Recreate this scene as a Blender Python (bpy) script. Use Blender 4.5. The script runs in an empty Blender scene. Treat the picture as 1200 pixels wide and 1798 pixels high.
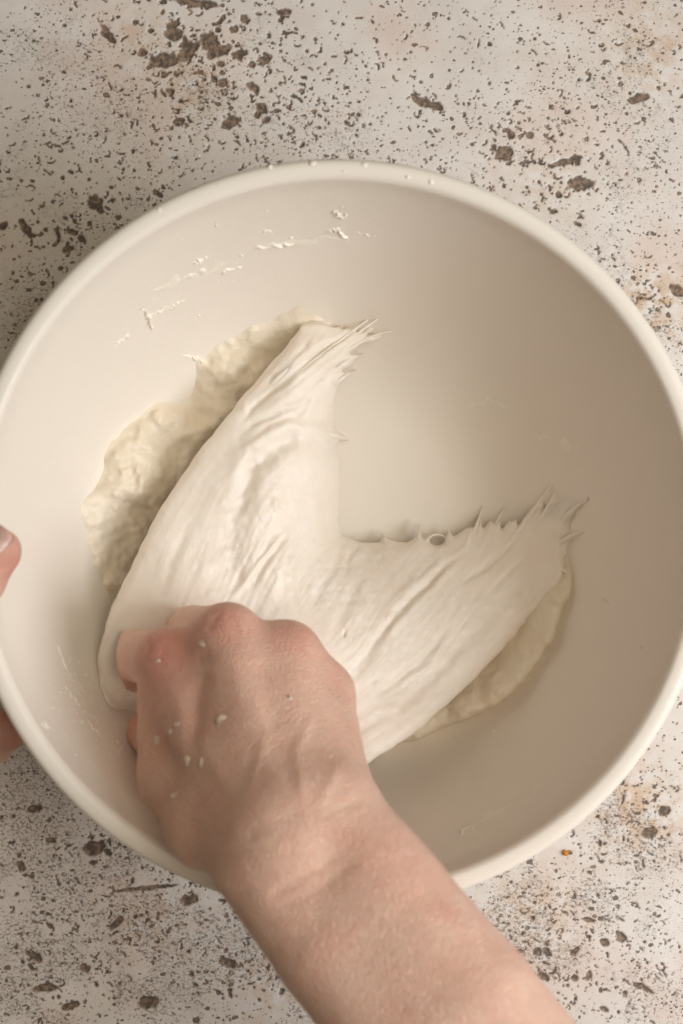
import bpy, math
import numpy as np
from mathutils import Vector

# ------------------------------------------------------------------ camera
CX, CY, CZ = 0.0014, 0.0083, 0.627          # camera straight above the bowl
FPX = 1798 * 50 / 36.0                      # focal length in photo pixels
sc = bpy.context.scene
COL = sc.collection
cam = bpy.data.cameras.new('camera')
cam.sensor_fit = 'VERTICAL'; cam.sensor_height = 36.0; cam.lens = 50.0
cam.clip_start = 0.01; cam.clip_end = 50
cam.dof.use_dof = True; cam.dof.focus_distance = 0.605; cam.dof.aperture_fstop = 8.0
camo = bpy.data.objects.new('camera', cam); COL.objects.link(camo)
camo.location = (CX, CY, CZ); camo.rotation_euler = (0, 0, 0)
sc.camera = camo

# ------------------------------------------------------------------ light
world = bpy.data.worlds.new('World'); sc.world = world; world.use_nodes = True
bg = world.node_tree.nodes['Background']
bg.inputs[0].default_value = (1.0, 0.80, 0.54, 1); bg.inputs[1].default_value = 0.095

def area(name, loc, target, sx, sy, power, color):
    l = bpy.data.lights.new(name, 'AREA'); l.shape = 'RECTANGLE'; l.size = sx; l.size_y = sy
    l.energy = power; l.color = color
    o = bpy.data.objects.new(name, l); COL.objects.link(o); o.location = loc
    o.rotation_euler = (Vector(target) - Vector(loc)).to_track_quat('-Z', 'Y').to_euler()
    return o
area('window_light', (0.74, -0.17, 0.75), (0, 0, 0.05), 0.50, 0.56, 7.6, (0.97, 0.985, 1.0))
area('ceiling_bounce_fill', (0.4, 0.12, 1.35), (0, 0, 0), 0.7, 0.7, 5.0, (1.0, 0.88, 0.70))  # added overhead fill standing in for ceiling bounce, no lamp there

vs = sc.view_settings
sc.display_settings.display_device = 'sRGB'
vs.view_transform = 'Standard'; vs.look = 'None'; vs.exposure = 0.17; vs.gamma = 1.0
sc.render.engine = 'CYCLES'
sc.cycles.max_bounces = 10; sc.cycles.diffuse_bounces = 6; sc.cycles.use_adaptive_sampling = True; sc.cycles.adaptive_threshold = 0.03

# ------------------------------------------------------------------ helpers
def W(px, py, z):
    px = np.asarray(px, float); py = np.asarray(py, float); z = np.asarray(z, float)
    k = (CZ - z) / FPX
    return np.stack(np.broadcast_arrays(CX + (px - 600) * k, CY - (py - 899) * k, z), -1)
def PX(v):
    k = FPX / (CZ - v[:, 2])
    return np.stack([600 + (v[:, 0] - CX) * k, 899 - (v[:, 1] - CY) * k], -1)

_tab = np.random.default_rng(5).random((32, 32, 32)).astype(np.float32)
def vnoise(p):
    p = np.asarray(p, np.float32); i = np.floor(p).astype(np.int32); f = p - i; f = f * f * (3 - 2 * f)
    a = i & 31; b = (i + 1) & 31; out = 0
    for dx in (0, 1):
        wx = f[:, 0] if dx else 1 - f[:, 0]; ix = b[:, 0] if dx else a[:, 0]
        for dy in (0, 1):
            wy = f[:, 1] if dy else 1 - f[:, 1]; iy = b[:, 1] if dy else a[:, 1]
            for dz in (0, 1):
                wz = f[:, 2] if dz else 1 - f[:, 2]; iz = b[:, 2] if dz else a[:, 2]
                out = out + _tab[ix, iy, iz] * wx * wy * wz
    return out * 2 - 1
def fbm(p, octv=4, gain=0.5, off=0.0):
    p = np.asarray(p, np.float32) + off; s = 0; a = 1.0
    for o in range(octv):
        s = s + a * vnoise(p); p = p @ np.array([[1.6, 1.1, .3], [-1.1, 1.5, .5], [.2, -.6, 1.9]], np.float32) + 7.3; a *= gain
    return s
def sstep(a, b, x):
    t = np.clip((x - a) / (b - a), 0, 1); return t * t * (3 - 2 * t)
def smin(a, b, k):
    h = np.clip(0.5 + 0.5 * (b - a) / k, 0, 1); return b * (1 - h) + a * h - k * h * (1 - h)

def mesh_obj(name, v, f, mat, parent=None, smooth=True, attrs=None):
    if parent: v = np.asarray(v) - np.array(parent.location)          # vertices are given in world space
    v = np.ascontiguousarray(v, np.float32); me = bpy.data.meshes.new(name)
    f = np.asarray(f, np.int32); n, m = f.shape
    me.vertices.add(len(v)); me.vertices.foreach_set('co', v.ravel())
    me.loops.add(n * m); me.loops.foreach_set('vertex_index', f.ravel())
    me.polygons.add(n); me.polygons.foreach_set('loop_start', np.arange(0, n * m, m, dtype=np.int32))
    me.polygons.foreach_set('use_smooth', np.full(n, smooth))
    me.update(calc_edges=True); me.validate()
    for k, a in (attrs or {}).items():
        a = np.ascontiguousarray(a, np.float32)
        if a.ndim == 1:
            me.attributes.new(k, 'FLOAT', 'POINT').data.foreach_set('value', a)
        else:
            me.attributes.new(k, 'FLOAT_VECTOR', 'POINT').data.foreach_set('vector', a.ravel())
    me.materials.append(mat)
    o = bpy.data.objects.new(name, me); COL.objects.link(o)
    if parent: o.parent = parent
    return o
def tag(o, label=None, cat=None, group=None, kind=None):
    for k, x in (('label', label), ('category', cat), ('group', group), ('kind', kind)):
        if x: o[k] = x
    return o
def empty(name, loc):
    o = bpy.data.objects.new(name, None); COL.objects.link(o); o.location = loc; o.empty_display_size = .01
    return o

def surface_net(f, org, h):
    """Dual mesh of the zero set of the sampled field f (negative inside)."""
    s = f < 0
    c = [s[a:s.shape[0]-1+a, b:s.shape[1]-1+b, d:s.shape[2]-1+d] for a in (0, 1) for b in (0, 1) for d in (0, 1)]
    cnt = sum(x.astype(np.int8) for x in c); mask = (cnt > 0) & (cnt < 8)
    I, J, K = np.nonzero(mask); idx = np.full(mask.shape, -1, np.int32); idx[I, J, K] = np.arange(len(I))
    acc = np.zeros((len(I), 3)); num = np.zeros(len(I))
    cor = [(a, b, d) for a in (0, 1) for b in (0, 1) for d in (0, 1)]
    fv = {q: f[I + q[0], J + q[1], K + q[2]].astype(float) for q in cor}
    for p in cor:
        for ax in range(3):
            if p[ax]: continue
            q = list(p); q[ax] = 1; q = tuple(q); a, b = fv[p], fv[q]; m = (a < 0) != (b < 0)
            t = np.where(m, a / np.where(m, a - b, 1), 0)
            pt = np.tile(np.array(p, float), (len(I), 1)); pt[:, ax] += t
            acc += pt * m[:, None]; num += m
    v = (np.stack([I, J, K], -1) + acc / num[:, None]) * h + org
    F = []
    for ax in range(3):
        a, b = [(1, 2), (2, 0), (0, 1)][ax]
        s0 = np.take(s, np.arange(0, s.shape[ax] - 1), ax); s1 = np.take(s, np.arange(1, s.shape[ax]), ax)
        e = np.stack(np.nonzero(s0 != s1), -1)
        e = e[(e[:, a] > 0) & (e[:, b] > 0) & (e[:, a] < s.shape[a]-1) & (e[:, b] < s.shape[b]-1)]
        q = []
        for da, db in ((1, 1), (0, 1), (0, 0), (1, 0)):
            r = e.copy(); r[:, a] -= da; r[:, b] -= db; q.append(idx[r[:, 0], r[:, 1], r[:, 2]])
        q = np.stack(q, -1); fl = ~s0[e[:, 0], e[:, 1], e[:, 2]]
        q[fl] = q[fl][:, ::-1]; F.append(q)
    F = np.concatenate(F); F = F[(F >= 0).all(1)]
    return v, F
def relax(v, F, it=2, w=.5):
    n = len(v)
    for _ in range(it):
        s = np.zeros((n, 3)); c = np.zeros(n)
        for k in range(4):
            for o in (1, 3):
                j = F[:, (k + o) % 4]
                for d in range(3): s[:, d] += np.bincount(F[:, k], v[j, d], n)
                c += np.bincount(F[:, k], minlength=n)
        v = v + w * (s / np.maximum(c, 1)[:, None] - v)
    return v
def normals(v, F):
    fn = np.cross(v[F[:, 2]] - v[F[:, 0]], v[F[:, 3]] - v[F[:, 1]]); N = np.zeros_like(v)
    for k in range(4):
        for d in range(3): N[:, d] += np.bincount(F[:, k], fn[:, d], len(v))
    return N / (np.linalg.norm(N, axis=1, keepdims=True) + 1e-12)
def grid(lo, hi, h):
    n = [int((b - a) / h) + 1 for a, b in zip(lo, hi)]
    return [(lo[i] + h * np.arange(n[i])).astype(np.float32) for i in range(3)]
def cone(P, a, b, ra, rb):
    """Distance to a tapered capsule; P is the open (x, y, z) broadcast grid."""
    a = np.asarray(a, np.float32); b = np.asarray(b, np.float32); d = b - a; L = float(d @ d)
    q = [P[i] - a[i] for i in range(3)]
    t = np.clip((q[0] * d[0] + q[1] * d[1] + q[2] * d[2]) / L, 0, 1)
    return np.sqrt((q[0] - t * d[0])**2 + (q[1] - t * d[1])**2 + (q[2] - t * d[2])**2) - (ra + (rb - ra) * t)
def poly_sd(poly, X, Y):
    """Signed distance to a closed polygon, negative inside."""
    d = np.full(X.shape, 1e9, np.float32); ins = np.zeros(X.shape, bool)
    for (x0, y0), (x1, y1) in zip(poly, np.roll(poly, -1, 0)):
        ex, ey = x1 - x0, y1 - y0; t = np.clip(((X - x0) * ex + (Y - y0) * ey) / (ex * ex + ey * ey + 1e-12), 0, 1)
        d = np.minimum(d, (X - x0 - t * ex)**2 + (Y - y0 - t * ey)**2)
        c = (y0 > Y) != (y1 > Y)
        if abs(ey) > 1e-12: ins ^= c & (X < x0 + (Y - y0) * ex / ey)
    d = np.sqrt(d); return np.where(ins, -d, d)
def line_d(pts, p):
    """Distance from points p to an open polyline and the parameter along it."""
    d = np.full(len(p), 1e9); tt = np.zeros(len(p)); n = len(pts) - 1
    for i in range(n):
        a = np.array(pts[i], float); e = np.array(pts[i + 1], float) - a
        t = np.clip(((p - a) @ e) / (e @ e), 0, 1); q = np.linalg.norm(p - a - t[:, None] * e, axis=1)
        m = q < d; d[m] = q[m]; tt[m] = (i + t[m]) / n
    return d, tt
def catmull(pts, n=8, closed=True):
    P = np.array(pts, float); N = len(P); out = []
    for i in range(N if closed else N - 1):
        g = lambda k: P[k % N] if closed else P[min(max(k, 0), N - 1)]
        p0, p1, p2, p3 = g(i - 1), g(i), g(i + 1), g(i + 2)
        for t in np.arange(n) / n:
            out.append(.5 * (2*p1 + (p2-p0)*t + (2*p0-5*p1+4*p2-p3)*t*t + (3*p1-p0-3*p2+p3)*t**3))
    if not closed: out.append(P[-1])
    return np.array(out)
class Field:
    """Smooth surface through scattered (x, y) -> value controls."""
    def __init__(s, xy, val):
        s.c = np.asarray(xy, float); s.sc = np.abs(s.c).max(); n = len(s.c)
        K = s.k(s.c); A = np.zeros((n + 3, n + 3)); A[:n, :n] = K + 1e-3 * np.eye(n)
        A[:n, n] = 1; A[:n, n + 1:] = s.c / s.sc; A[n:, :n] = A[:n, n:].T
        s.w = np.linalg.solve(A, np.r_[np.asarray(val, float), 0, 0, 0])
    def k(s, p):
        r2 = (((p[:, None] - s.c[None]) / s.sc)**2).sum(-1); return .5 * r2 * np.log(r2 + 1e-12)
    def __call__(s, p):
        n = len(s.c); return s.k(p) @ s.w[:n] + s.w[n] + (p / s.sc) @ s.w[n + 1:]

# ------------------------------------------------------------------ node helpers
class NT:
    def __init__(s, name):
        s.m = bpy.data.materials.new(name); s.m.use_nodes = True; s.t = s.m.node_tree
        s.b = s.t.nodes['Principled BSDF']; s.out = s.t.nodes['Material Output']
    def n(s, typ, **kw):
        nd = s.t.nodes.new(typ)
        for k, v in kw.items():
            if k == 'inp':
                for a, b in v.items():
                    if isinstance(b, bpy.types.NodeSocket): s.t.links.new(b, nd.inputs[a])
                    else: nd.inputs[a].default_value = b
            else: setattr(nd, k, v)
        return nd
    def set(s, **kw):
        for k, v in kw.items():
            k = k.replace('_', ' ')
            if isinstance(v, bpy.types.NodeSocket): s.t.links.new(v, s.b.inputs[k])
            else: s.b.inputs[k].default_value = v
    def math(s, op, a, b=None, c=None, clamp=False):
        nd = s.n('ShaderNodeMath', operation=op, use_clamp=clamp)
        for i, x in enumerate((a, b, c)):
            if x is None: continue
            if isinstance(x, bpy.types.NodeSocket): s.t.links.new(x, nd.inputs[i])
            else: nd.inputs[i].default_value = x
        return nd.outputs[0]
    def attr(s, name): return s.n('ShaderNodeAttribute', attribute_name=name)
    def mix(s, fac, a, b):
        nd = s.n('ShaderNodeMix', data_type='RGBA')
        for i, x in ((0, fac), (6, a), (7, b)):
            if isinstance(x, bpy.types.NodeSocket): s.t.links.new(x, nd.inputs[i])
            else: nd.inputs[i].default_value = x if i == 0 else (*x, 1)
        return nd.outputs[2]
    def noise(s, vec, scale, detail=2, rough=.5, dist=0):
        return s.n('ShaderNodeTexNoise', inp={'Vector': vec, 'Scale': scale, 'Detail': detail, 'Roughness': rough, 'Distortion': dist}).outputs[0]
    def ramp(s, x, a, b, lo=0., hi=1.):
        return s.n('ShaderNodeMapRange', interpolation_type='SMOOTHSTEP', inp={0: x, 1: a, 2: b, 3: lo, 4: hi}).outputs[0]
    def obj(s): return s.n('ShaderNodeTexCoord').outputs['Object']
    def bump(s, height, strength, dist, normal=None):
        i = {'Height': height, 'Strength': strength, 'Distance': dist}
        if normal: i['Normal'] = normal
        return s.n('ShaderNodeBump', inp=i).outputs[0]

# ------------------------------------------------------------------ materials
def mat_bowl():
    m = NT('bowl_glaze'); o = m.obj()
    n = m.noise(o, 22, 4); s = m.noise(o, 160, 5)
    st = m.n('ShaderNodeMapping', inp={'Vector': o, 'Scale': (30, 30, 260)}).outputs[0]; film = m.math('MULTIPLY', m.ramp(m.noise(st, 1.0, 5, .6), .52, .72), m.ramp(n, .45, .7))
    m.set(Base_Color=m.mix(m.math('MULTIPLY', film, .22), m.mix(n, (.825, .765, .685), (.84, .785, .71)), (.87, .83, .76)),
          Roughness=m.ramp(s, .3, .75, .30, .46))
    m.set(Normal=m.bump(m.noise(o, 60, 3), .05, .001)); m.b.inputs['Specular IOR Level'].default_value = .4
    return m.m
def mat_dough(name, ca, cb, flow=True, sss=.22):
    m = NT(name); o = m.obj()
    big = m.noise(o, 55, 4, .55)
    m.set(Base_Color=m.mix(m.ramp(big, .3, .7), ca, cb))
    m.b.inputs['Subsurface Weight'].default_value = sss
    m.b.inputs['Subsurface Radius'].default_value = (1, .7, .42); m.b.inputs['Subsurface Scale'].default_value = .0045
    if flow:
        fl = m.attr('flow').outputs['Vector']
        a = m.noise(fl, 1.0, 5, .65); b0 = m.noise(o, 640, 4, .65); msk = m.ramp(m.noise(o, 48, 3), .42, .62, .25, 1.3); b = b0
        h = m.math('ADD', m.math('MULTIPLY', a, m.math('MULTIPLY', msk, .75)), m.math('MULTIPLY', m.math('MULTIPLY', b0, msk), .42))
        m.set(Normal=m.bump(h, .42, .0008), Roughness=m.ramp(b, .35, .65, .36, .56))
    else:
        a = m.noise(o, 330, 5, .66, .6); b = m.noise(o, 900, 3, .6)
        h = m.math('ADD', a, m.math('MULTIPLY', b, .5))
        m.set(Normal=m.bump(h, .28, .0014), Roughness=m.ramp(b, .35, .65, .34, .55))
    return m.m
def mat_skin():
    m = NT('skin'); o = m.obj()
    n1 = m.noise(o, 60, 4, .6); n2 = m.noise(o, 260, 3, .6); red = m.attr('red').outputs['Fac']
    pale = m.mix(m.ramp(n1, .3, .7), (.77, .48, .37), (.82, .555, .44))
    c = m.mix(m.math('MULTIPLY', m.ramp(n2, .45, .75), .25), pale, (.70, .40, .305))
    c = m.mix(m.math('MULTIPLY', red, .8, clamp=True), c, (.60, .235, .18))
    m.set(Base_Color=c, Roughness=m.ramp(n2, .3, .7, .42, .6))
    m.b.inputs['Subsurface Weight'].default_value = .35
    m.b.inputs['Subsurface Radius'].default_value = (1, .35, .2); m.b.inputs['Subsurface Scale'].default_value = .004
    v = m.n('ShaderNodeTexVoronoi', feature='DISTANCE_TO_EDGE', inp={'Vector': o, 'Scale': 900}).outputs[0]
    h = m.math('ADD', m.ramp(v, 0, .3), m.math('MULTIPLY', n2, .8))
    m.set(Normal=m.bump(h, .55, .0007)); m.b.inputs['Specular IOR Level'].default_value = .4
    return m.m
def mat_plain(name, col, rough, sss=0):
    m = NT(name); n = m.noise(m.obj(), 300, 3)
    m.set(Base_Color=m.mix(n, tuple(x * .8 for x in col), tuple(min(1, x * 1.1) for x in col)), Roughness=rough)
    m.b.inputs['Subsurface Weight'].default_value = sss; m.b.inputs['Subsurface Scale'].default_value = .002
    return m.m
def mat_table():
    m = NT('travertine'); o = m.obj()
    pit = m.attr('pit').outputs['Fac']; fine = m.attr('fine').outputs['Fac']; tan = m.attr('tan').outputs['Fac']
    wob = m.n('ShaderNodeMapping', inp={'Vector': o, 'Scale': (1.0, 1.35, 1.0), 'Rotation': (0, 0, .45)}).outputs[0]
    a = m.noise(wob, 560, 3, .6, .3); b = m.noise(wob, 1150, 2, .6, .2); c = m.noise(o, 210, 4, .65, 1.0)
    fp = m.ramp(m.math('ADD', a, m.math('MULTIPLY', fine, .10)), .66, .69)
    fp2 = m.ramp(m.math('ADD', b, m.math('MULTIPLY', fine, .09)), .665, .71)
    patch = m.ramp(m.noise(o, 24, 4, .6), .38, .62)
    def pits(scale, prob, lo, hi, warp):
        w = m.n('ShaderNodeVectorMath', operation='MULTIPLY_ADD', inp={0: m.n('ShaderNodeTexNoise', inp={'Vector': o, 'Scale': scale * 1.3, 'Detail': 2}).outputs[1], 1: (warp, warp, 0), 2: wob}).outputs[0]
        v = m.n('ShaderNodeTexVoronoi', inp={'Vector': w, 'Scale': scale}); c = m.n('ShaderNodeSeparateColor', inp={0: v.outputs['Color']})
        r = m.math('MULTIPLY_ADD', m.math('POWER', c.outputs[0], 2.0), hi - lo, lo)
        on = m.math('LESS_THAN', c.outputs[1], m.math('MULTIPLY_ADD', fine, .32, m.math('MULTIPLY', patch, prob)))
        return m.math('MULTIPLY', m.ramp(m.math('DIVIDE', v.outputs['Distance'], r), 1.12, .88), on)
    vp = m.math('MAXIMUM', pits(300, .34, .12, .42, .0032), pits(600, .36, .12, .42, .0016))
    ridge = m.math('ABSOLUTE', m.math('SUBTRACT', c, .5)); mask = m.ramp(m.math('ADD', m.noise(o, 45, 3), m.math('MULTIPLY', fine, .12)), .59, .66)
    cr = m.math('MULTIPLY', m.ramp(ridge, .018, .006), mask)
    dark = m.math('MAXIMUM', m.math('MAXIMUM', m.math('MULTIPLY', fp, .6), m.math('MULTIPLY', fp2, .42)), m.math('MAXIMUM', m.math('MULTIPLY', cr, .45), m.math('MAXIMUM', pit, m.math('MULTIPLY', vp, .92))), clamp=True)
    big = m.noise(o, 14, 5, .6); med = m.noise(o, 60, 4, .6)
    base = m.mix(m.ramp(big, .35, .65), (.70, .655, .62), (.78, .745, .715))
    base = m.mix(m.math('MULTIPLY', m.ramp(m.noise(o, 13, 5, .6), .48, .66), .7), base, (.70, .56, .50))
    base = m.mix(m.math('MULTIPLY', m.ramp(med, .4, .7), .25), base, (.60, .545, .485))
    base = m.mix(m.math('MULTIPLY', tan, m.ramp(m.noise(o, 170, 4), .38, .6), clamp=True), base, (.60, .43, .29))
    brown = m.mix(m.ramp(m.noise(o, 430, 4, .6), .44, .64), (.06, .04, .028), (.24, .14, .082))
    brown = m.mix(m.math('MULTIPLY', m.attr('lit_core').outputs['Fac'], m.ramp(m.noise(o, 520, 3), .45, .62)), brown, (.27, .18, .115))
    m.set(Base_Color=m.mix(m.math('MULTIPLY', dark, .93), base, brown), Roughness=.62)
    h = m.math('SUBTRACT', m.math('MULTIPLY', m.noise(o, 500, 3), .12), m.math('MAXIMUM', m.math('MAXIMUM', fp, vp), cr))
    m.set(Normal=m.bump(h, .4, .0005))
    return m.m
M_BOWL = mat_bowl(); M_TABLE = mat_table(); M_SKIN = mat_skin()
M_SHEET = mat_dough('dough_smooth', (.815, .735, .645), (.85, .785, .705))
M_STRAND = mat_dough('dough_string', (.81, .755, .67), (.85, .80, .725), True, 0.0)
M_BASE = mat_dough('dough_rough', (.76, .67, .53), (.80, .725, .60), False, .12)
M_NAIL = mat_plain('nail', (.66, .43, .38), .25, .3)

# ------------------------------------------------------------------ table
def build_table():
    rng = np.random.default_rng(11); h = .0005
    def axis(lo, hi, LO, HI):
        a = np.arange(lo, hi + h / 2, h); q = np.geomspace(.001, 1, 14)
        return np.r_[(lo - q * (lo - LO))[::-1], a, hi + q * (HI - hi)]
    x = axis(-.165, .168, -.9, .9); y = axis(-.226, .242, -.9, .9)
    X, Y = np.meshgrid(x, y, indexing='ij'); nx, ny = X.shape
    P = np.stack([X.ravel(), Y.ravel(), np.zeros(X.size)], -1)
    wx = fbm(P * 420, 3).reshape(nx, ny); wy = fbm(P * 420, 3, off=31.7).reshape(nx, ny)
    lit_core = np.zeros((nx, ny)); pit = np.zeros((nx, ny)); dep = np.zeros((nx, ny))
    def carve(cx, cy, a, b, ang, depth, w=.45):
        R = max(a, b) * 2.2
        i0, i1 = np.searchsorted(x, (cx - R, cx + R)); j0, j1 = np.searchsorted(y, (cy - R, cy + R))
        if i1 - i0 < 2 or j1 - j0 < 2: return
        s = np.s_[i0:i1, j0:j1]; dx = X[s] - cx + wx[s] * b * w; dy = Y[s] - cy + wy[s] * b * w
        u = (dx * math.cos(ang) + dy * math.sin(ang)) / a; v = (-dx * math.sin(ang) + dy * math.cos(ang)) / b
        r = np.sqrt(u * u + v * v); k = sstep(1.1, .88, r)
        if a > .0018: lit_core[s] = np.maximum(lit_core[s], sstep(.95, .5, np.hypot(u + .25, v + .3)))  # brown pit floor, paler at lower left; shade at upper right painted in
        pit[s] = np.maximum(pit[s], k); dep[s] = np.maximum(dep[s], depth * sstep(1.08, .8, r))
    k = CZ / FPX
    def px(cx, cy): w = W(cx, cy, 0); return w[0], w[1]
    # clusters of holes: centre, spread (photo pixels), number, size range in mm
    clusters = [(330, 100, 110, 165, 1.0), (210, 190, 120, 90, .6), (480, 170, 120, 180, .75), (560, 230, 100, 80, .7), (130, 400, 120, 225, .8),
                (870, 270, 110, 165, .7), (960, 340, 90, 80, .8), (740, 190, 60, 30, .6), (1050, 260, 90, 60, .6), (640, 100, 160, 60, .5),
                (1090, 90, 90, 60, .5), (1130, 520, 45, 50, .7), (70, 560, 60, 50, .7), (400, 60, 90, 60, 1.1), (1020, 1660, 130, 100, .75),
                (950, 1620, 80, 80, .7), (1120, 1440, 70, 90, .6), (150, 1470, 150, 160, .75), (330, 1620, 120, 130, .75), (130, 1700, 130, 130, .8),
                (470, 1700, 90, 110, .7), (880, 60, 150, 60, .45), (1150, 1700, 60, 40, .6), (1080, 1720, 90, 50, .7), (60, 230, 90, 60, .5)]
    for cx, cy, sp, n, sz in clusters:
        for _ in range(n):
            q = rng.normal(0, sp * .75, 2); c = px(cx + q[0], cy + q[1])
            a = sz * rng.lognormal(-.28, .5) * .001; e = rng.uniform(.4, 1); ang = rng.normal(-.45, .6)
            if rng.random() < .25:                         # worm-shaped channel
                wr = max(a * .4, .00045); bend = rng.normal(0, .5); p = np.array(c)
                for _k in range(rng.integers(4, 8)):
                    carve(p[0], p[1], wr * rng.uniform(.9, 1.3), wr, ang, .0005); p = p + wr * 1.2 * np.array([math.cos(ang), math.sin(ang)]); ang += bend
            else:
                carve(c[0], c[1], a, max(a * e, .0005), ang, min(a * .6, .0007))
    for _ in range(3600):                                  # lone small holes everywhere
        c = px(rng.uniform(-60, 1260), rng.uniform(-20, 1830)); a = rng.lognormal(-.45, .45) * .00062
        carve(c[0], c[1], a, max(a * rng.uniform(.5, 1), .0004), rng.normal(-.4, .7), a * .5)
    # the large holes one can single out: x, y, length, width (photo px), angle
    for cx, cy, a, b, ang in [(290, 105, 30, 13, .1), (330, 85, 16, 20, .2), (365, 75, 20, 14, -.3), (305, 55, 15, 20, .1), (385, 90, 24, 10, .3),
                              (250, 92, 10, 8, .3), (420, 95, 16, 7, .2), (465, 103, 12, 10, .7), (190, 60, 22, 8, -.9), (345, 5, 40, 8, -.1),
                              (405, 215, 20, 10, .6), (445, 155, 15, 7, -.8), (460, 190, 14, 8, -1), (500, 20, 12, 6, 0), (430, 33, 10, 8, -.5),
                              (170, 358, 20, 11, -1), (127, 407, 10, 6, -.4), (45, 400, 15, 7, -.9), (277, 340, 11, 6, -.6), (120, 437, 12, 6, .3), (5, 397, 9, 7, .5),
                              (755, 182, 26, 10, -.4), (730, 172, 12, 6, -.8), (885, 268, 16, 14, 0), (897, 238, 7, 7, 0), (930, 238, 8, 6, 0), (1020, 322, 25, 13, .1),
                              (1122, 172, 22, 9, .25), (988, 285, 28, 6, .3), (1012, 280, 6, 12, .2), (983, 342, 7, 8, -.5), (1190, 510, 18, 8, -.5), (1015, 393, 8, 4, -.7),
                              (1165, 1425, 12, 9, .6), (1140, 1462, 14, 10, .4), (955, 1715, 12, 8, -.6), (910, 1672, 8, 5, .4), (963, 1670, 7, 12, .2), (1010, 1670, 10, 5, .9), (1010, 1717, 8, 6, 0),
                              (1035, 1615, 12, 5, -.2), (1130, 1735, 22, 6, -.4), (1060, 1773, 9, 5, -.4), (1090, 1645, 12, 9, -.7), (1062, 1655, 10, 8, .2), (400, 1690, 18, 9, -.5),
                              (330, 1580, 16, 10, .3), (150, 1700, 9, 10, 0), (80, 1735, 24, 8, .1), (125, 1765, 18, 7, .3), (260, 1760, 20, 12, .2), (205, 1620, 16, 6, .8), (60, 1680, 18, 8, -.6),
                              (165, 1490, 20, 14, .3), (255, 1560, 60, 4, .1), (60, 1420, 14, 7, .2), (90, 1475, 10, 6, 0)]:
        c = px(cx, cy); carve(c[0], c[1], a * k, b * k, ang, .0006, .38)
    def blobs(L):
        o = np.zeros((nx, ny))
        for cx, cy, s, amp in L:
            c = px(cx, cy); o += amp * np.exp(-((X - c[0])**2 + (Y - c[1])**2) / (2 * (s * k)**2))
        return o
    fine = blobs([(60, 1420, 150, 1.0), (200, 1600, 150, .75), (80, 1720, 130, .7), (330, 1640, 110, .7), (480, 1740, 90, .9), (1150, 540, 60, .9), (1120, 1430, 70, .8),
                  (900, 1600, 80, .7), (340, 130, 60, .6), (1130, 80, 80, .6), (560, 250, 120, .45), (980, 1640, 160, .5), (1020, 270, 120, .4), (60, 80, 140, .35), (60, 560, 80, .6),
                  (450, 1560, 70, .6), (1100, 1700, 120, .4), (200, 250, 150, .3)])
    pn = fbm(P * 62, 4, off=8.8).reshape(nx, ny)
    fine = np.clip(fine * (.25 + 1.1 * sstep(-.45, .35, pn)) + .3 * fbm(P * 38, 3).reshape(nx, ny), -.4, 1.25)
    tan = np.clip(blobs([(1150, 535, 45, 1.0), (1120, 1420, 55, .9), (340, 145, 55, .6), (480, 1730, 70, .5), (1140, 90, 60, .6), (270, 1600, 70, .45), (940, 1600, 70, .55), (960, 320, 60, .4), (230, 60, 40, .5)]), 0, 1)
    v = np.stack([X, Y, -dep], -1).reshape(-1, 3); I = np.arange(nx * ny).reshape(nx, ny)
    F = np.stack([I[:-1, :-1], I[1:, :-1], I[1:, 1:], I[:-1, 1:]], -1).reshape(-1, 4)
    o = mesh_obj('table_surface', v, F, M_TABLE, attrs={'pit': pit.ravel(), 'fine': fine.ravel(), 'tan': tan.ravel(), 'lit_core': lit_core.ravel()})
    tag(o, 'pale pitted stone tabletop under the bowl', kind='structure')
build_table()

# ------------------------------------------------------------------ bowl
R_IN, Z_FLOOR = .1255, .006
def bowl_z(r):
    t = np.clip((r - .045) / .0828, 0, None); return Z_FLOOR + .108 * t**3
def on_bowl(px, py):
    """Point of the bowl's inner face seen at a photo pixel."""
    z = np.full(np.shape(px), .03)
    for _ in range(60):
        w = W(px, py, z); z = .6 * z + .4 * np.minimum(bowl_z(np.hypot(w[..., 0], w[..., 1])), .114)
    return W(px, py, z)
def build_bowl():
    pr = [(0., Z_FLOOR)] + [(r, float(bowl_z(r))) for r in np.r_[np.linspace(.01, .045, 6), np.linspace(.05, .1270, 40)]]
    pr += [(.1301 + .0028 * math.cos(a), .1152 + .0034 * math.sin(a)) for a in np.linspace(math.radians(170), math.radians(95), 9)]   # flat-topped lip
    pr += [(.1312, .1189)] + [(.1324 + .0026 * math.cos(a), .1163 + .0026 * math.sin(a)) for a in np.linspace(math.radians(88), math.radians(-70), 14)]
    pr += [(.1325, .1115), (.1302, .1085), (.1292, .105)] + [(max(r + .0035, 0), float(bowl_z(r)) - .0018) for r in np.linspace(.1245, .07, 26)]
    pr += [(.064, .0035), (.058, .0006), (.054, .0006), (.051, .002), (0., .002)]
    pr = np.array(pr); n = 256; a = np.arange(n) * 2 * math.pi / n
    V = np.stack([np.outer(np.cos(a), pr[:, 0]), np.outer(np.sin(a), pr[:, 0]), np.tile(pr[:, 1], (n, 1))], -1)
    m = len(pr); I = np.arange(n * m).reshape(n, m); J = np.roll(I, -1, 0)
    F = np.stack([I[:, :-1], J[:, :-1], J[:, 1:], I[:, 1:]], -1).reshape(-1, 4)
    v = V.reshape(-1, 3)
    o = mesh_obj('mixing_bowl', v, F, M_BOWL)
    import bmesh
    b = bmesh.new(); b.from_mesh(o.data); bmesh.ops.remove_doubles(b, verts=b.verts, dist=1e-6); bmesh.ops.recalc_face_normals(b, faces=b.faces)
    b.to_mesh(o.data); b.free()
    tag(o, 'large white round mixing bowl with a rolled rim on the stone tabletop', 'bowl')
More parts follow.
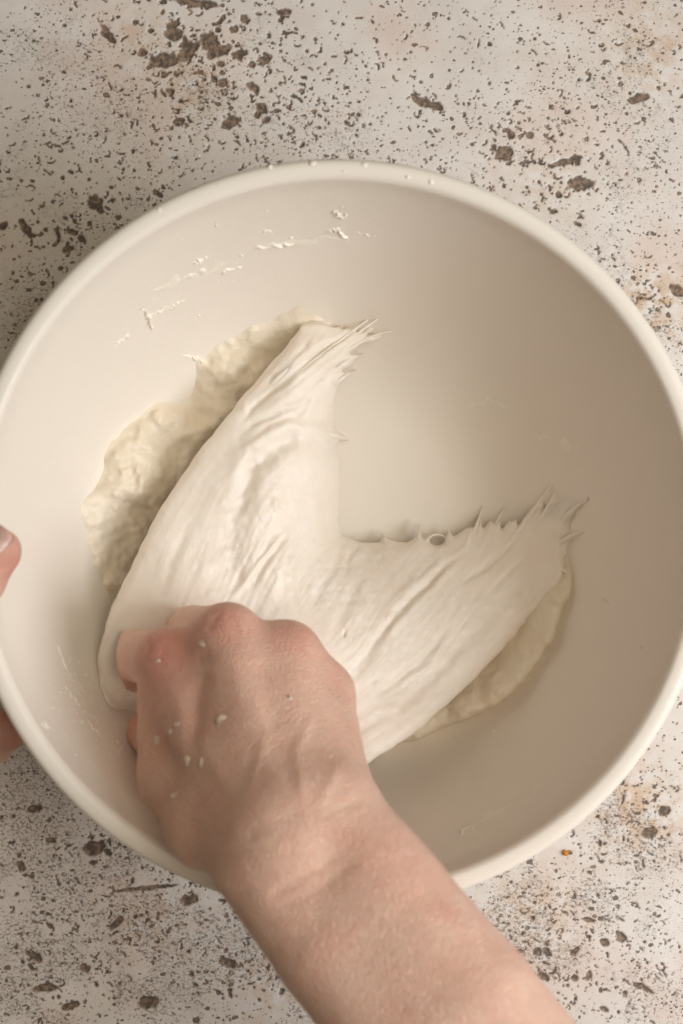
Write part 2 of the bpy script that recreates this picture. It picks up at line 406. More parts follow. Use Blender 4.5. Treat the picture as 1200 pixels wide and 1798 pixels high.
build_bowl()

# ------------------------------------------------------------------ dough
HAND_PX = np.array([345., 1215.])
dough = empty('bread_dough', (0, 0, Z_FLOOR))
tag(dough, 'sticky cream bread dough being stretched and folded inside the white bowl', 'dough')

def build_base():
    out = [(530, 545), (470, 562), (405, 598), (352, 632), (340, 665), (328, 694), (280, 708), (232, 738), (192, 786), (182, 832), (160, 880), (155, 920), (164, 980),
           (170, 1030), (192, 1074), (230, 1180), (330, 1270), (480, 1310), (640, 1310), (722, 1292), (800, 1262), (888, 1212), (948, 1152), (984, 1084), (1003, 1030), (1004, 980), (998, 938),
           (980, 908), (950, 905), (900, 925), (800, 965), (640, 985), (575, 930), (560, 800), (565, 690), (600, 600)]
    q = catmull(out, 6); w = on_bowl(q[:, 0], q[:, 1])[:, :2]
    h = .0007; gx, gy, gz = grid((-.118, -.112, .0005), (.118, .112, .066), h)
    X, Y = np.meshgrid(gx, gy, indexing='ij'); P = np.stack([X.ravel(), Y.ravel(), np.zeros(X.size)], -1)
    n1 = fbm(P * 120, 3).reshape(X.shape); n2 = fbm(P * 45, 3, off=9.1).reshape(X.shape)
    n3 = fbm(P * 300, 2, off=4.4).reshape(X.shape)
    d = -poly_sd(w, X, Y) + n1 * (.0003 + .0007 * (X < .02)) + n2 * .0016 + n3 * .0003 + .0008 + .0004 * sstep(.03, -.03, X)          # inside distance, ragged edge
    left = sstep(.03, -.03, X); thin = np.exp(-((X - .096)**2 + (Y - .004)**2) / (2 * .022**2)) + np.exp(-((X + .02)**2 + (Y - .088)**2) / (2 * .02**2))
    H = (.013 - .0005 * left) * (1 - .7 * np.clip(thin, 0, 1)); wd = .013 + .013 * left
    t = np.clip(d / wd, 0, 1); hh = H * (1 - (1 - t)**2)**(.6 + .6 * left) * (1 + (.12 + .26 * left) * n2 + (.05 + .1 * left) * n1 + (.02 + .06 * left) * n3) - .0006
    hh = np.where(d < 0, -.0006 + d * .8, hh)
    rr = np.hypot(X, Y); zb = bowl_z(rr); sl = (bowl_z(rr + .001) - bowl_z(rr - .001)) / .002; top = (zb + hh * np.sqrt(1 + sl * sl))[..., None]; Z = gz[None, None]
    f = np.maximum(Z - top, (zb - .0036 * np.sqrt(1 + .4 * sl * sl))[..., None] - Z).astype(np.float32); f = np.maximum(f, (-d - .007)[..., None])
    v, F = surface_net(f, np.array([gx[0], gy[0], gz[0]]), h); v = relax(v, F, 3)
    N = normals(v, F); rv = np.hypot(v[:, 0], v[:, 1]); above = (v[:, 2] - bowl_z(rv)) * N[:, 2].clip(.25, 1)
    v = v + (N * sstep(.0003, .0035, above)[:, None]) * ((.00016 * fbm(v * 300, 2) + .0006 * (np.abs(fbm(v * 110, 2, off=3.3)) - .3) + .00012 * fbm(v * 600, 2, off=1.3)) * sstep(.06, -.02, v[:, 0]) + .0002 * fbm(v * 200, 2))[:, None]
    mesh_obj('base_mass', v, F, M_BASE, dough)
build_base()

SHEET_CTRL = [  # photo px, height of the middle surface, half thickness
    (190, 1150, .060, .0060), (215, 1225, .058, .0060), (300, 1290, .052, .005), (350, 1200, .055, .0055), (450, 1150, .056, .0055), (600, 1250, .055, .005), (665, 1322, .058, .0045), (560, 1350, .056, .005),
    (195, 1080, .057, .0068), (230, 1000, .0515, .0066), (280, 900, .046, .0062), (340, 810, .0415, .0056), (400, 730, .037, .0048), (470, 650, .034, .0045), (528, 560, .034, .0018),
    (655, 565, .033, .0010), (590, 560, .033, .0012), (600, 640, .028, .0050), (585, 740, .018, .0085), (592, 830, .017, .009), (597, 935, .015, .007), (540, 800, .030, .010), (500, 880, .038, .009), (450, 800, .041, .006),
    (540, 700, .034, .006), (520, 640, .038, .0045), (640, 960, .016, .006), (740, 950, .018, .0045), (830, 930, .022, .004), (900, 900, .024, .003), (968, 856, .031, .0011), (1012, 900, .037, .0010),
    (1004, 960, .038, .0013), (990, 1010, .037, .0035), (930, 1082, .0315, .0048), (870, 1150, .035, .0056), (800, 1220, .042, .0058), (720, 1288, .052, .0056), (750, 1080, .037, .006), (650, 1050, .036, .007),
    (850, 1030, .029, .006), (700, 1200, .047, .005), (600, 1050, .039, .007), (500, 1000, .043, .007), (400, 950, .048, .0055), (320, 1050, .055, .0055), (450, 1080, .047, .006)]
def spiky(seq):
    """Outline points; a 4-tuple is a slim spike: tip x, y and the middle of its foot."""
    o = []
    for p in seq:
        if len(p) == 2: o.append(p); continue
        t = np.array(p[:2], float); f = np.array(p[2:], float); e = (f - t) / np.linalg.norm(f - t); n = np.array([e[1], -e[0]]); k = np.linalg.norm(f - t)
        L = [tuple(f + n * 8), tuple(t + e * k * .5 + n * 2.2), tuple(t), tuple(t + e * k * .5 - n * 2.2), tuple(f - n * 8)]
        o += L if np.dot(n, np.array(o[-1]) - t) > 0 else L[::-1]
    return o
SHEET_OUT = spiky([(530, 541), (545, 549), (560, 554), (578, 558), (602, 562, 592, 578), (610, 572), (645, 556, 622, 578), (640, 575), (672, 558, 645, 582), (640, 592), (690, 580, 655, 590), (636, 603), (622, 614), (634, 623, 616, 629), (604, 648),
             (614, 655, 601, 660), (592, 675), (588, 700), (586, 745), (612, 771, 594, 767), (593, 785), (593, 800), (598, 860), (596, 925), (612, 945), (640, 953), (671, 933, 676, 950), (703, 953), (737, 920, 735, 947), (760, 938), (775, 938),
             (789, 930, 790, 943), (820, 928), (847, 898, 840, 928), (862, 914), (882, 906, 873, 926), (898, 908), (911, 908, 903, 920), (936, 892), (972, 848, 948, 894), (966, 888), (984, 876), (1006, 874), (1038, 874, 1014, 886), (1014, 912), (1022, 936, 1008, 936), (1006, 955),
             (1004, 975), (1008, 1013, 998, 1008), (980, 1032), (965, 1046), (932, 1082), (872, 1150), (800, 1222), (722, 1290), (665, 1326),
             (600, 1362), (500, 1340), (400, 1300), (300, 1285), (240, 1250), (200, 1236), (177, 1190), (174, 1150), (194, 1078), (230, 998), (280, 898), (340, 808), (402, 728), (470, 648), (515, 595), (532, 565)])
# creases on the stretched skin: photo polyline, width px, height mm (ridge +, groove -)
STRETCH = [[(194, 1078), (230, 998), (280, 898), (340, 808), (402, 728), (470, 648), (532, 560)], [(250, 1080), (300, 960), (360, 850), (430, 760), (500, 690), (570, 620), (645, 562)], [(330, 1060), (380, 950), (420, 850), (470, 790), (530, 760), (590, 765)],
           [(420, 1060), (470, 950), (520, 880), (560, 820), (592, 800)], [(480, 1080), (540, 980), (597, 930)], [(560, 1150), (620, 1080), (670, 1010), (735, 930)], [(610, 1193), (685, 1090), (768, 1003), (818, 962), (848, 890)],
           [(635, 1238), (756, 1153), (800, 1100), (870, 1010), (925, 930), (968, 856)], [(640, 1290), (720, 1240), (830, 1130), (920, 1030), (1000, 930)], [(665, 1326), (722, 1290), (800, 1222), (872, 1150), (932, 1082), (990, 1010)]]
_sp = np.array([p for l in STRETCH for p in l], float); FLOW = Field(_sp - 600, [i for i, l in enumerate(STRETCH) for p in l])
def flow_of(p):
    u = np.concatenate([FLOW(p[i:i + 50000] - 600) for i in range(0, len(p), 50000)])
    return np.stack([u, np.hypot(*(p - HAND_PX).T) * .01, u * 0], -1)
CREASES = [([(640, 565), (576, 609), (517, 655), (443, 714), (410, 760)], 6, -1.5), ([(600, 577), (562, 609), (494, 655), (440, 705)], 6, -1.4), ([(627, 621), (590, 646), (535, 705), (443, 742), (405, 775)], 7, -1.5),
           ([(650, 568), (585, 613), (525, 662), (450, 722)], 5, .9), ([(612, 575), (568, 600), (505, 648), (450, 690)], 5, .8), ([(640, 590), (560, 650), (480, 712), (420, 760)], 8, .7), ([(560, 572), (535, 610), (480, 660), (430, 712)], 6, -.8),
           ([(592, 764), (553, 757), (507, 751), (471, 768), (428, 806), (410, 868), (390, 950)], 17, 2.4), ([(585, 772), (520, 766), (478, 788), (443, 820), (425, 860), (412, 920), (400, 1000), (398, 1060)], 21, -3.4), ([(560, 690), (520, 730), (470, 748), (430, 780)], 6, -1.0),
           ([(508, 922), (448, 998), (397, 1066)], 4, 1.0), ([(514, 928), (456, 1004), (410, 1066)], 5, -.8), ([(480, 870), (492, 905)], 6, 1.1), ([(430, 990), (405, 1050)], 6, -.7), ([(480, 950), (430, 1060)], 8, -.8),
           ([(818, 962), (768, 1005), (727, 1047), (685, 1090), (643, 1155), (610, 1193)], 7, -1.5), ([(830, 968), (778, 1012), (738, 1055), (697, 1095), (655, 1158)], 7, .8), ([(808, 955), (755, 1000), (715, 1040), (672, 1083)], 7, .7), ([(840, 900), (815, 965), (760, 1000)], 5, .8),
           ([(800, 1085), (777, 1120), (742, 1158), (685, 1205), (635, 1238)], 6, -.9), ([(782, 1122), (762, 1162), (690, 1212)], 5, .6), ([(893, 953), (845, 1000), (800, 1035)], 5, -.7), ([(925, 930), (870, 985), (830, 1020)], 4, -.7), ([(950, 945), (890, 1010), (840, 1060)], 5, -.6), ([(910, 1050), (820, 1150), (720, 1240)], 14, .5),
           ([(870, 1070), (780, 1170), (680, 1260)], 10, -.45), ([(677, 1082), (690, 1088)], 8, .9), ([(600, 1112), (607, 1114)], 5, -1.2), ([(600, 940), (592, 985), (560, 1040), (540, 1090)], 9, -.8), ([(620, 960), (600, 1010)], 6, -.6), ([(640, 1000), (600, 1080), (575, 1150)], 12, -.6),
           ([(300, 930), (250, 1030), (215, 1120)], 12, -.4), ([(340, 900), (300, 990), (280, 1060)], 9, -.5), ([(370, 960), (345, 1050)], 9, .5), ([(560, 860), (540, 940)], 10, .6), ([(520, 900), (500, 980), (470, 1060)], 7, .6)]
def build_sheet():
    C = np.array(SHEET_CTRL)
    for x, y in [(528, 560), (655, 565), (590, 560), (968, 856), (1012, 900), (1004, 960), (990, 1010), (900, 900), (830, 930)]:
        i = np.nonzero((C[:, 0] == x) & (C[:, 1] == y))[0][0]; C[i, 2] = on_bowl(x, y)[2] + {528: .002, 655: .0014, 590: .0016, 830: .008, 900: .006, 990: .005}.get(x, .0012)
    wc = W(C[:, 0], C[:, 1], C[:, 2])
    Fz = Field(wc[:, :2], C[:, 2]); Ft = Field(wc[:, :2], C[:, 3]); Fp = Field(C[:, :2] - 600, C[:, 2])
    global SH
    SH = (Fz, Ft)
    q = catmull(SHEET_OUT, 4); w = W(q[:, 0], q[:, 1], Fp(q - 600))[:, :2]
    h = .0006; gx, gy, gz = grid((-.104, -.106, .004), (.106, .09, .074), h)
    X, Y = np.meshgrid(gx, gy, indexing='ij'); xy = np.stack([X.ravel(), Y.ravel()], -1)
    zm = np.empty(len(xy)); th = np.empty(len(xy))
    for s in range(0, len(xy), 40000): zm[s:s+40000] = Fz(xy[s:s+40000]); th[s:s+40000] = Ft(xy[s:s+40000])
    zm = zm.reshape(X.shape); th = np.clip(th.reshape(X.shape), .0009, .011)
    P = np.stack([X.ravel(), Y.ravel(), np.zeros(X.size)], -1)
    d = poly_sd(w, X, Y) - .0002 + .0004 * fbm(P * 200, 2).reshape(X.shape)
    # hole in the thin web
    hc = W(768, 949, .018); hd = np.sqrt(((X - hc[0]) * .9 + (Y - hc[1]) * .35)**2 + ((Y - hc[1]) * 1.55 - (X - hc[0]) * .3)**2) - .0032
    zb = bowl_z(np.hypot(X, Y)); zm = np.maximum(zm, zb + .001)
    sink = sstep(-.007, -.0004, d) * sstep(.008, .004, zm - zb) * sstep(-.065, -.045, X); zm = zm - sink * (zm - zb + th * .8)
    r = np.minimum(th * .97, .0085)[..., None]
    D = np.maximum(d, -hd)[..., None] + r; V = np.abs(gz[None, None] - zm[..., None]) - th[..., None] + r
    f = np.sqrt(np.maximum(D, 0)**2 + np.maximum(V, 0)**2) + np.minimum(np.maximum(D, V), 0) - r
    f = f.astype(np.float32); G = (gx[:, None, None], gy[None, :, None], gz[None, None, :])
    v, F = surface_net(f, np.array([gx[0], gy[0], gz[0]]), h); v = relax(v, F, 5)
    N = normals(v, F); p = PX(v); pw = p + 2.2 * np.stack([fbm(v * 140, 3, off=1.7), fbm(v * 140, 3, off=6.1)], -1); jit = 1 + .35 * fbm(v * 170, 2, off=3.9); up = sstep(.1, .6, N[:, 2])
    off = np.zeros(len(v))
    for pts, wd, amp in CREASES:
        dd, tt = line_d(pts, pw); off += amp * .001 * np.exp(-(dd / (wd * (.75 + .5 * tt)))**2) * sstep(0, .3, tt) * sstep(1, .65, tt) * jit
    flow = flow_of(p)
    cal = sstep(-.5, .5, fbm(v * 38, 2, off=7.7))
    off += .00036 * fbm(flow * np.array([2.2, .25, 1]), 2) + (.00002 + .00013 * cal) * fbm(flow * np.array([9.0, .5, 1]), 2, off=4.2) + .00012 * fbm(v * 330, 2, off=2.2) + .0005 * fbm(v * 50, 2, off=5.1)
    torn = sum(a * np.exp(-((p - c)**2).sum(1) / (2 * sg * sg)) for c, sg, a in [((470, 960), 62, 1.), ((500, 860), 35, .6), ((690, 1110), 75, .8), ((600, 1010), 50, .5), ((330, 1010), 50, .35), ((860, 1060), 60, .4)])
    fw = flow * np.array([14., 1.6, 1]); off += np.clip(torn, 0, 1) * (.0002 * fbm(v * 480, 2, off=9.4) + .0002 * fbm(fw, 3, off=2.7))
    rb = np.random.default_rng(21)
    for cx, cy in [(rb.uniform(230, 950), rb.uniform(600, 1260)) for _ in range(60)]:      # gas bubbles under the skin
        off += rb.uniform(.0002, .0006) * np.exp(-(((p - (cx, cy))**2).sum(1) / rb.uniform(5, 11)**2)**1.5)
    v = v + N * (off * up)[:, None]
    mesh_obj('stretched_sheet', v, F, M_SHEET, dough, attrs={'flow': flow * np.array([34., 2.2, 1])})
build_sheet()
def build_strands():
    # strings that still cling to the bowl: wall end (px), then px + height towards the sheet, radius at the wall end and at the sheet in mm
    for end, pts, ra, rb in [((969, 850), [(930, 905, .028), (893, 956, .033), (850, 1000, .036)], .5, 1.7), ((848, 889), [(836, 925, .019), (818, 964, .026), (795, 990, .029)], .35, 1.5), ((887, 890), [(868, 925, .022), (848, 956, .029), (815, 990, .033)], .35, 1.4),
                             ((978, 862), [(945, 915, .032), (905, 965, .035)], .5, 1.3), ((1034, 876), [(1010, 892, .037), (980, 925, .035)], .6, 1.6), ((1026, 934), [(1005, 940, .038), (975, 960, .036)], .4, 1.4), ((1003, 1012), [(985, 1000, .037), (960, 1010, .038)], .4, 1.4),
                             ((664, 560), [(620, 592, .037), (560, 640, .043), (500, 690, .046)], .4, 1.5), ((690, 581), [(650, 592, .033), (600, 622, .037), (560, 650, .040)], .2, 1.1), ((646, 562), [(592, 602, .039), (530, 652, .045), (470, 705, .049)], .4, 1.4),
                             ((602, 574), [(566, 602, .038), (505, 650, .046), (450, 700, .050)], .4, 1.3), ((640, 622), [(614, 632, .029), (575, 660, .037)], .3, 1.3), ((612, 772), [(592, 766, .020), (565, 758, .032)], .3, 1.5),
                             ((626, 650), [(606, 660, .026), (580, 680, .033)], .25, 1.1)]:
        e = on_bowl(*end); Q = []
        for x, y, z in pts:
            for _ in range(6): p = W(x, y, z)[None, :2]; z = max(float(SH[0](p)[0]) + .75 * float(np.clip(SH[1](p)[0], .0016, .011)), float(bowl_z(np.hypot(*p[0]))) + .001)
            Q.append(W(x, y, z))
        Q[-1] = Q[-1] - np.array([0, 0, .003])
        P = np.concatenate([e[None], Q]); P = catmull(P, 8, False); n = len(P); t = np.linspace(0, 1, n)
        T = np.gradient(P, axis=0); T /= np.linalg.norm(T, axis=1, keepdims=True); S = np.cross(T, (0, 0, 1.)); S /= np.linalg.norm(S, axis=1, keepdims=True); U = np.cross(S, T)
        r = (ra * .6 + (rb - ra * .6) * t**1.2) * .001 * sstep(1.08, .75, t) * (1 + 1.0 * np.exp(-t / .05)); a = np.arange(10) * 2 * np.pi / 10
        V = P[:, None] + r[:, None, None] * (np.cos(a)[None, :, None] * S[:, None] * 1.15 + np.sin(a)[None, :, None] * U[:, None] * .8)
        I = np.arange(n * 10).reshape(n, 10); K = np.roll(I, -1, 1)
        F = np.stack([I[:-1], I[1:], K[1:], K[:-1]], -1).reshape(-1, 4)[:, ::-1]; V = V.reshape(-1, 3)
        fl = flow_of(PX(V)) * np.array([34., 2.2, 1])
        mesh_obj('strand', V, F, M_STRAND, dough, attrs={'flow': fl})
build_strands()

# ------------------------------------------------------------------ hands
def sdf_body(parts, h, lo, hi):
    gx, gy, gz = grid(lo, hi, h); P = (gx[:, None, None], gy[None, :, None], gz[None, None, :])
    f = np.full((len(gx), len(gy), len(gz)), .05, np.float32)
    for chain, k in parts:
        g = None
        for (a, ra), (b, rb) in zip(chain[:-1], chain[1:]):
            a = np.array(a); b = np.array(b); m = max(ra, rb) + .03; l = np.minimum(a, b) - m; u = np.maximum(a, b) + m
            s = tuple(slice(*np.searchsorted(gg, (l[i], u[i]))) for i, gg in enumerate((gx, gy, gz)))
            if any(x.stop - x.start < 1 for x in s): continue
            c = cone((P[0][s[0]], P[1][:, s[1]], P[2][:, :, s[2]]), a, b, ra, rb)
            if g is None: g = np.full(f.shape, .05, np.float32)
            g[s] = smin(g[s], c, .002)
        f = smin(f, g, k)
    v, F = surface_net(f, np.array([gx[0], gy[0], gz[0]]), h); return relax(v, F, 3), F
def J(x, y, z, r): return (tuple(W(x, y, z)), r)
def spots(v, L):
    o = np.zeros(len(v))
    for c, s, a in L: o += a * np.exp(-((v - np.array(c))**2).sum(1) / (2 * s * s))
    return o

def build_right():
    elbow = W(780, 1798, .172); dirn = np.array([.58, -.79, .16]); far = elbow + .26 * dirn / np.linalg.norm(dirn)
    lat = np.array([.80, .58, 0.])
    def side(p, s): return tuple(np.array(p) + lat * s)
    wr = W(512, 1470, .150); mid = W(640, 1625, .160)
    parts = []
    for s in (-1, 1):   # the two forearm bones give the arm its flat section
        parts.append(([(side(far, s * .015), .036), (side(elbow, s * .0105), .0225), (side(mid, s * .0115), .0205), (side(wr, s * .0125), .0175)], .012))
    MC = dict(index=(J(298, 1160, .102, .0120), J(440, 1430, .142, .0150)), middle=(J(400, 1118, .1115, .0118), J(490, 1430, .149, .0145)),
              ring=(J(503, 1152, .1085, .0112), J(540, 1430, .148, .0145)), little=(J(563, 1220, .100, .0113), J(588, 1425, .141, .0145)))
    for k in ('index', 'middle', 'ring', 'little'):
        parts.append(([(tuple(wr), .019), MC[k][1], MC[k][0]], .011 if k != 'index' else .006))
    parts.append(([J(440, 1370, .128, .013), J(480, 1240, .108, .014), J(530, 1290, .112, .013)], .012))    # palm filling
    parts.append(([MC['ring'][0], (MC['little'][0][0], .0105)], .008))
    parts.append(([J(298, 1235, .101, .0120), J(303, 1290, .102, .0125), J(306, 1350, .106, .0125)], .008))   # web of the thumb
    parts.append(([MC['index'][0], J(224, 1150, .070, .0094), J(252, 1205, .049, .0084), J(302, 1228, .046, .0072)], .004))
    parts.append(([MC['middle'][0], J(340, 1108, .074, .0097), J(350, 1162, .050, .0085), J(388, 1192, .047, .0073)], .004))
    parts.append(([MC['ring'][0], J(478, 1166, .067, .0090), J(455, 1190, .049, .0080), J(480, 1215, .047, .0070)], .004))
    parts.append(([MC['little'][0], J(556, 1232, .066, .0080), J(538, 1245, .050, .0070), J(545, 1268, .047, .0062)], .004))
    parts.append(([(tuple(wr - np.array([.006, 0, .006])), .017), J(368, 1448, .131, .0155), J(312, 1372, .106, .0125), J(302, 1318, .086, .0105), J(262, 1284, .072, .0088)], .008))
    parts.append(([J(655, 1522, .158, .0105), J(650, 1535, .158, .0105)], .014))                             # ulna bump
    v, F = sdf_body(parts, .0013, (-.085, -.475, .035), (.262, -.02, .262))
    N = normals(v, F); p = PX(v); up = sstep(-.1, .4, N[:, 2]); off = np.zeros(len(v))
    for pts, wd, amp in [([(470, 1578), (540, 1535), (600, 1503)], 9, -.8), ([(420, 1480), (480, 1440), (540, 1420)], 14, -.4), ([(362, 1172), (345, 1230), (338, 1340)], 15, -1.7), ([(345, 1160), (372, 1155)], 16, -.8),
                         ([(395, 1130), (450, 1280), (500, 1420)], 16, .3), ([(505, 1160), (525, 1290), (545, 1420)], 16, .25), ([(455, 1150), (490, 1290)], 18, -.6), ([(540, 1190), (560, 1300)], 16, -.4), ([(290, 1180), (345, 1290), (410, 1400)], 14, .5),
                         ([(600, 1330), (560, 1420)], 9, .5), ([(560, 1235), (520, 1320), (535, 1420)], 7, .45), ([(440, 1200), (468, 1290), (435, 1400)], 7, .4), ([(300, 1120), (278, 1165)], 5, -.35), ([(405, 1075), (420, 1120)], 5, -.3), ([(480, 1600), (560, 1560), (640, 1500)], 8, -.35), ([(560, 1440), (640, 1400)], 8, -.3), ([(265, 1120), (245, 1190)], 6, -.5), ([(385, 1075), (362, 1110)], 6, -.6)]:
        dd, tt = line_d(pts, p); off += amp * .001 * np.exp(-(dd / wd)**2) * sstep(0, .2, tt) * sstep(1, .8, tt)
    off += .00018 * fbm(v * 95, 3)
    v = v + N * (off * up)[:, None]
    w3 = lambda x, y, z: tuple(W(x, y, z))
    red = spots(v, [(w3(290, 1140, .112), .009, .85), (w3(395, 1090, .122), .0075, .75), (w3(508, 1120, .118), .007, .6), (w3(570, 1190, .108), .007, .45), (w3(690, 1510, .165), .009, .35), (w3(795, 1590, .18), .003, .7),
                    (w3(300, 1215, .108), .012, .35), (w3(230, 1275, .075), .01, .7), (w3(225, 1150, .075), .008, .3), (w3(350, 1290, .12), .02, .2)])
    o = mesh_obj('hand', v, F, M_SKIN, attrs={'red': np.clip(red, 0, 1)})
    tag(o, 'bare forearm and right hand closing its fingers on the dough', 'hand', 'hands of the baker')
    return v
HV = build_right()

def build_left():
    a0 = W(-330, 1330, .075); a1 = a0 + np.array([-.16, -.09, .03])
    parts = [([(tuple(a1), .030), (tuple(a0), .0215)], .01), ([(tuple(a1 + [0, -.004, .012]), .030), (tuple(a0 + [-.004, -.010, .014]), .021)], .01)]
    # palm as four bones fanned beside the bowl, fingers reaching under it
    tips = [((-190, 1180, .068), (-75, 1255, .068), (-25, 1275, .058), (14, 1288, .046)), ((-195, 1215, .055), (-85, 1300, .050), (-30, 1300, .042), (10, 1290, .032)),
            ((-205, 1260, .043), (-100, 1330, .036), (-45, 1325, .030), (-5, 1312, .024)), ((-220, 1310, .034), (-135, 1350, .026), (-90, 1345, .022), (-50, 1335, .020))]
    for i, t in enumerate(tips):
        r = (.0105, .0105, .010, .0088)[i]
        parts.append(([(tuple(a0), .018), (tuple(W(*t[0])), r + .0012)], .012))
        parts.append(([(tuple(W(*t[0])), r + .001), (tuple(W(*t[1])), r - .001), (tuple(W(*t[2])), r - .002), (tuple(W(*t[3])), r - .003)], .003))
    parts.append(([(tuple(a0), .018), J(-205, 1185, .092, .0150), J(-95, 1075, .128, .0105), J(-40, 1015, .1315, .0098), J(-2, 968, .1290, .0082)], .006))
    v, F = sdf_body(parts, .001, (-.42, -.25, .004), (-.10, .02, .16))
    N = normals(v, F); v = v + N * (.0004 * fbm(v * 95, 3))[:, None]
    red = spots(v, [(tuple(W(20, 985, .13)), .009, .9), (tuple(W(10, 1285, .05)), .012, .9)])
    o = mesh_obj('hand', v, F, M_SKIN, attrs={'red': np.clip(red, 0, 1)})
    tag(o, 'left thumb and fingertips holding the rim of the white bowl', 'hand', 'hands of the baker')
    # thumb nail: a curved plate on the top of the last joint
    c = W(-2, 968, .1290); b = W(-40, 1015, .1315); ax = (c - b) / np.linalg.norm(c - b)
    upv = np.array([-.35, .1, 1.]); upv -= ax * (upv @ ax); upv /= np.linalg.norm(upv); sd = np.cross(ax, upv)
    n = 18; s, t = np.meshgrid(np.linspace(-1, 1, n), np.linspace(-1, 1, n), indexing='ij')
    k = np.sqrt(1 - .5 * s * s); wdt = .0060 * np.sqrt(np.clip(1 - .28 * np.abs(t)**5, 0, 1)); R = .0089
    A = s * wdt / R; L = t * .0062 * np.sqrt(1 - .22 * s * s) + .0012
    Q = c[None, None] + ax * L[..., None] + (sd * np.sin(A)[..., None] + upv * np.cos(A)[..., None]) * (R - np.clip(L - .003, 0, 1) * .25 - (np.abs(s)**6) * .0006)[..., None]
    Q2 = Q - upv * .0011; I = np.arange(n * n).reshape(n, n)
    F = np.stack([I[:-1, :-1], I[1:, :-1], I[1:, 1:], I[:-1, 1:]], -1).reshape(-1, 4)
    rim = np.r_[I[:-1, 0], I[-1, :-1], I[:0:-1, -1], I[0, :0:-1]]; rn = np.roll(rim, -1); m = n * n
    F = np.concatenate([F, F[:, ::-1] + m, np.stack([rim, rim + m, rn + m, rn], -1)])
    nail = mesh_obj('fingernail', np.concatenate([Q.reshape(-1, 3), Q2.reshape(-1, 3)]), F, M_NAIL, o)
build_left()

# ------------------------------------------------------------------ scraps of dough
def ribbon(pts, wid, hgt, seed, surf=None):
    """Lumpy scrap smeared along a photo polyline over the bowl's inner face."""
    rng = np.random.default_rng(seed); q = catmull(pts, 16, False) if len(pts) > 2 else np.linspace(pts[0], pts[1], 20)
    P = on_bowl(q[:, 0], q[:, 1]); n = len(P); L = np.linspace(0, 1, n); ns = 11
    e = .002; r = np.hypot(P[:, 0], P[:, 1]); sl = (bowl_z(r + e) - bowl_z(r - e)) / (2 * e)
    N = np.stack([-sl * P[:, 0] / r, -sl * P[:, 1] / r, np.ones(n)], -1); N /= np.linalg.norm(N, axis=1, keepdims=True)
    T = np.gradient(P, axis=0); T /= np.linalg.norm(T, axis=1, keepdims=True) + 1e-9; S = np.cross(N, T); S /= np.linalg.norm(S, axis=1, keepdims=True) + 1e-9
    taper = np.clip(1 - np.abs(2 * L - 1)**2.2, .03, 1); k = wid * .000235
    a = k * taper * np.clip(.85 + 1.1 * fbm(np.stack([L * n * .3, L * 0 + seed, L * 0], -1), 3), .15, 2); a = np.maximum(a, .00015)
    P = P + S * (.5 * k * fbm(np.stack([L * n * .22, L * 0 + seed * 1.7, L * 0 + 4], -1), 3))[:, None]
    V = []
    for j in range(ns):
        u = 2 * j / (ns - 1) - 1
        hh = hgt * .001 * taper * (1 - u * u) * (1 + .7 * fbm(np.stack([L * n * .4, np.full(n, u * 1.6 + seed * 3.1), L * 0], -1), 3)) - .0003
        V.append(P + S * (a * u)[:, None] + N * hh[:, None])
    V = np.stack(V, 1); I = np.arange(n * ns).reshape(n, ns)
    V2 = (V - .0012 * N[:, None]); F = np.stack([I[:-1, :-1], I[1:, :-1], I[1:, 1:], I[:-1, 1:]], -1).reshape(-1, 4); m = n * ns
    return np.concatenate([V.reshape(-1, 3), V2.reshape(-1, 3)]), np.concatenate([F, F[:, ::-1] + m])
M_SCRAP = mat_dough('dough_scrap', (.86, .80, .70), (.89, .85, .76), False, 0.0)
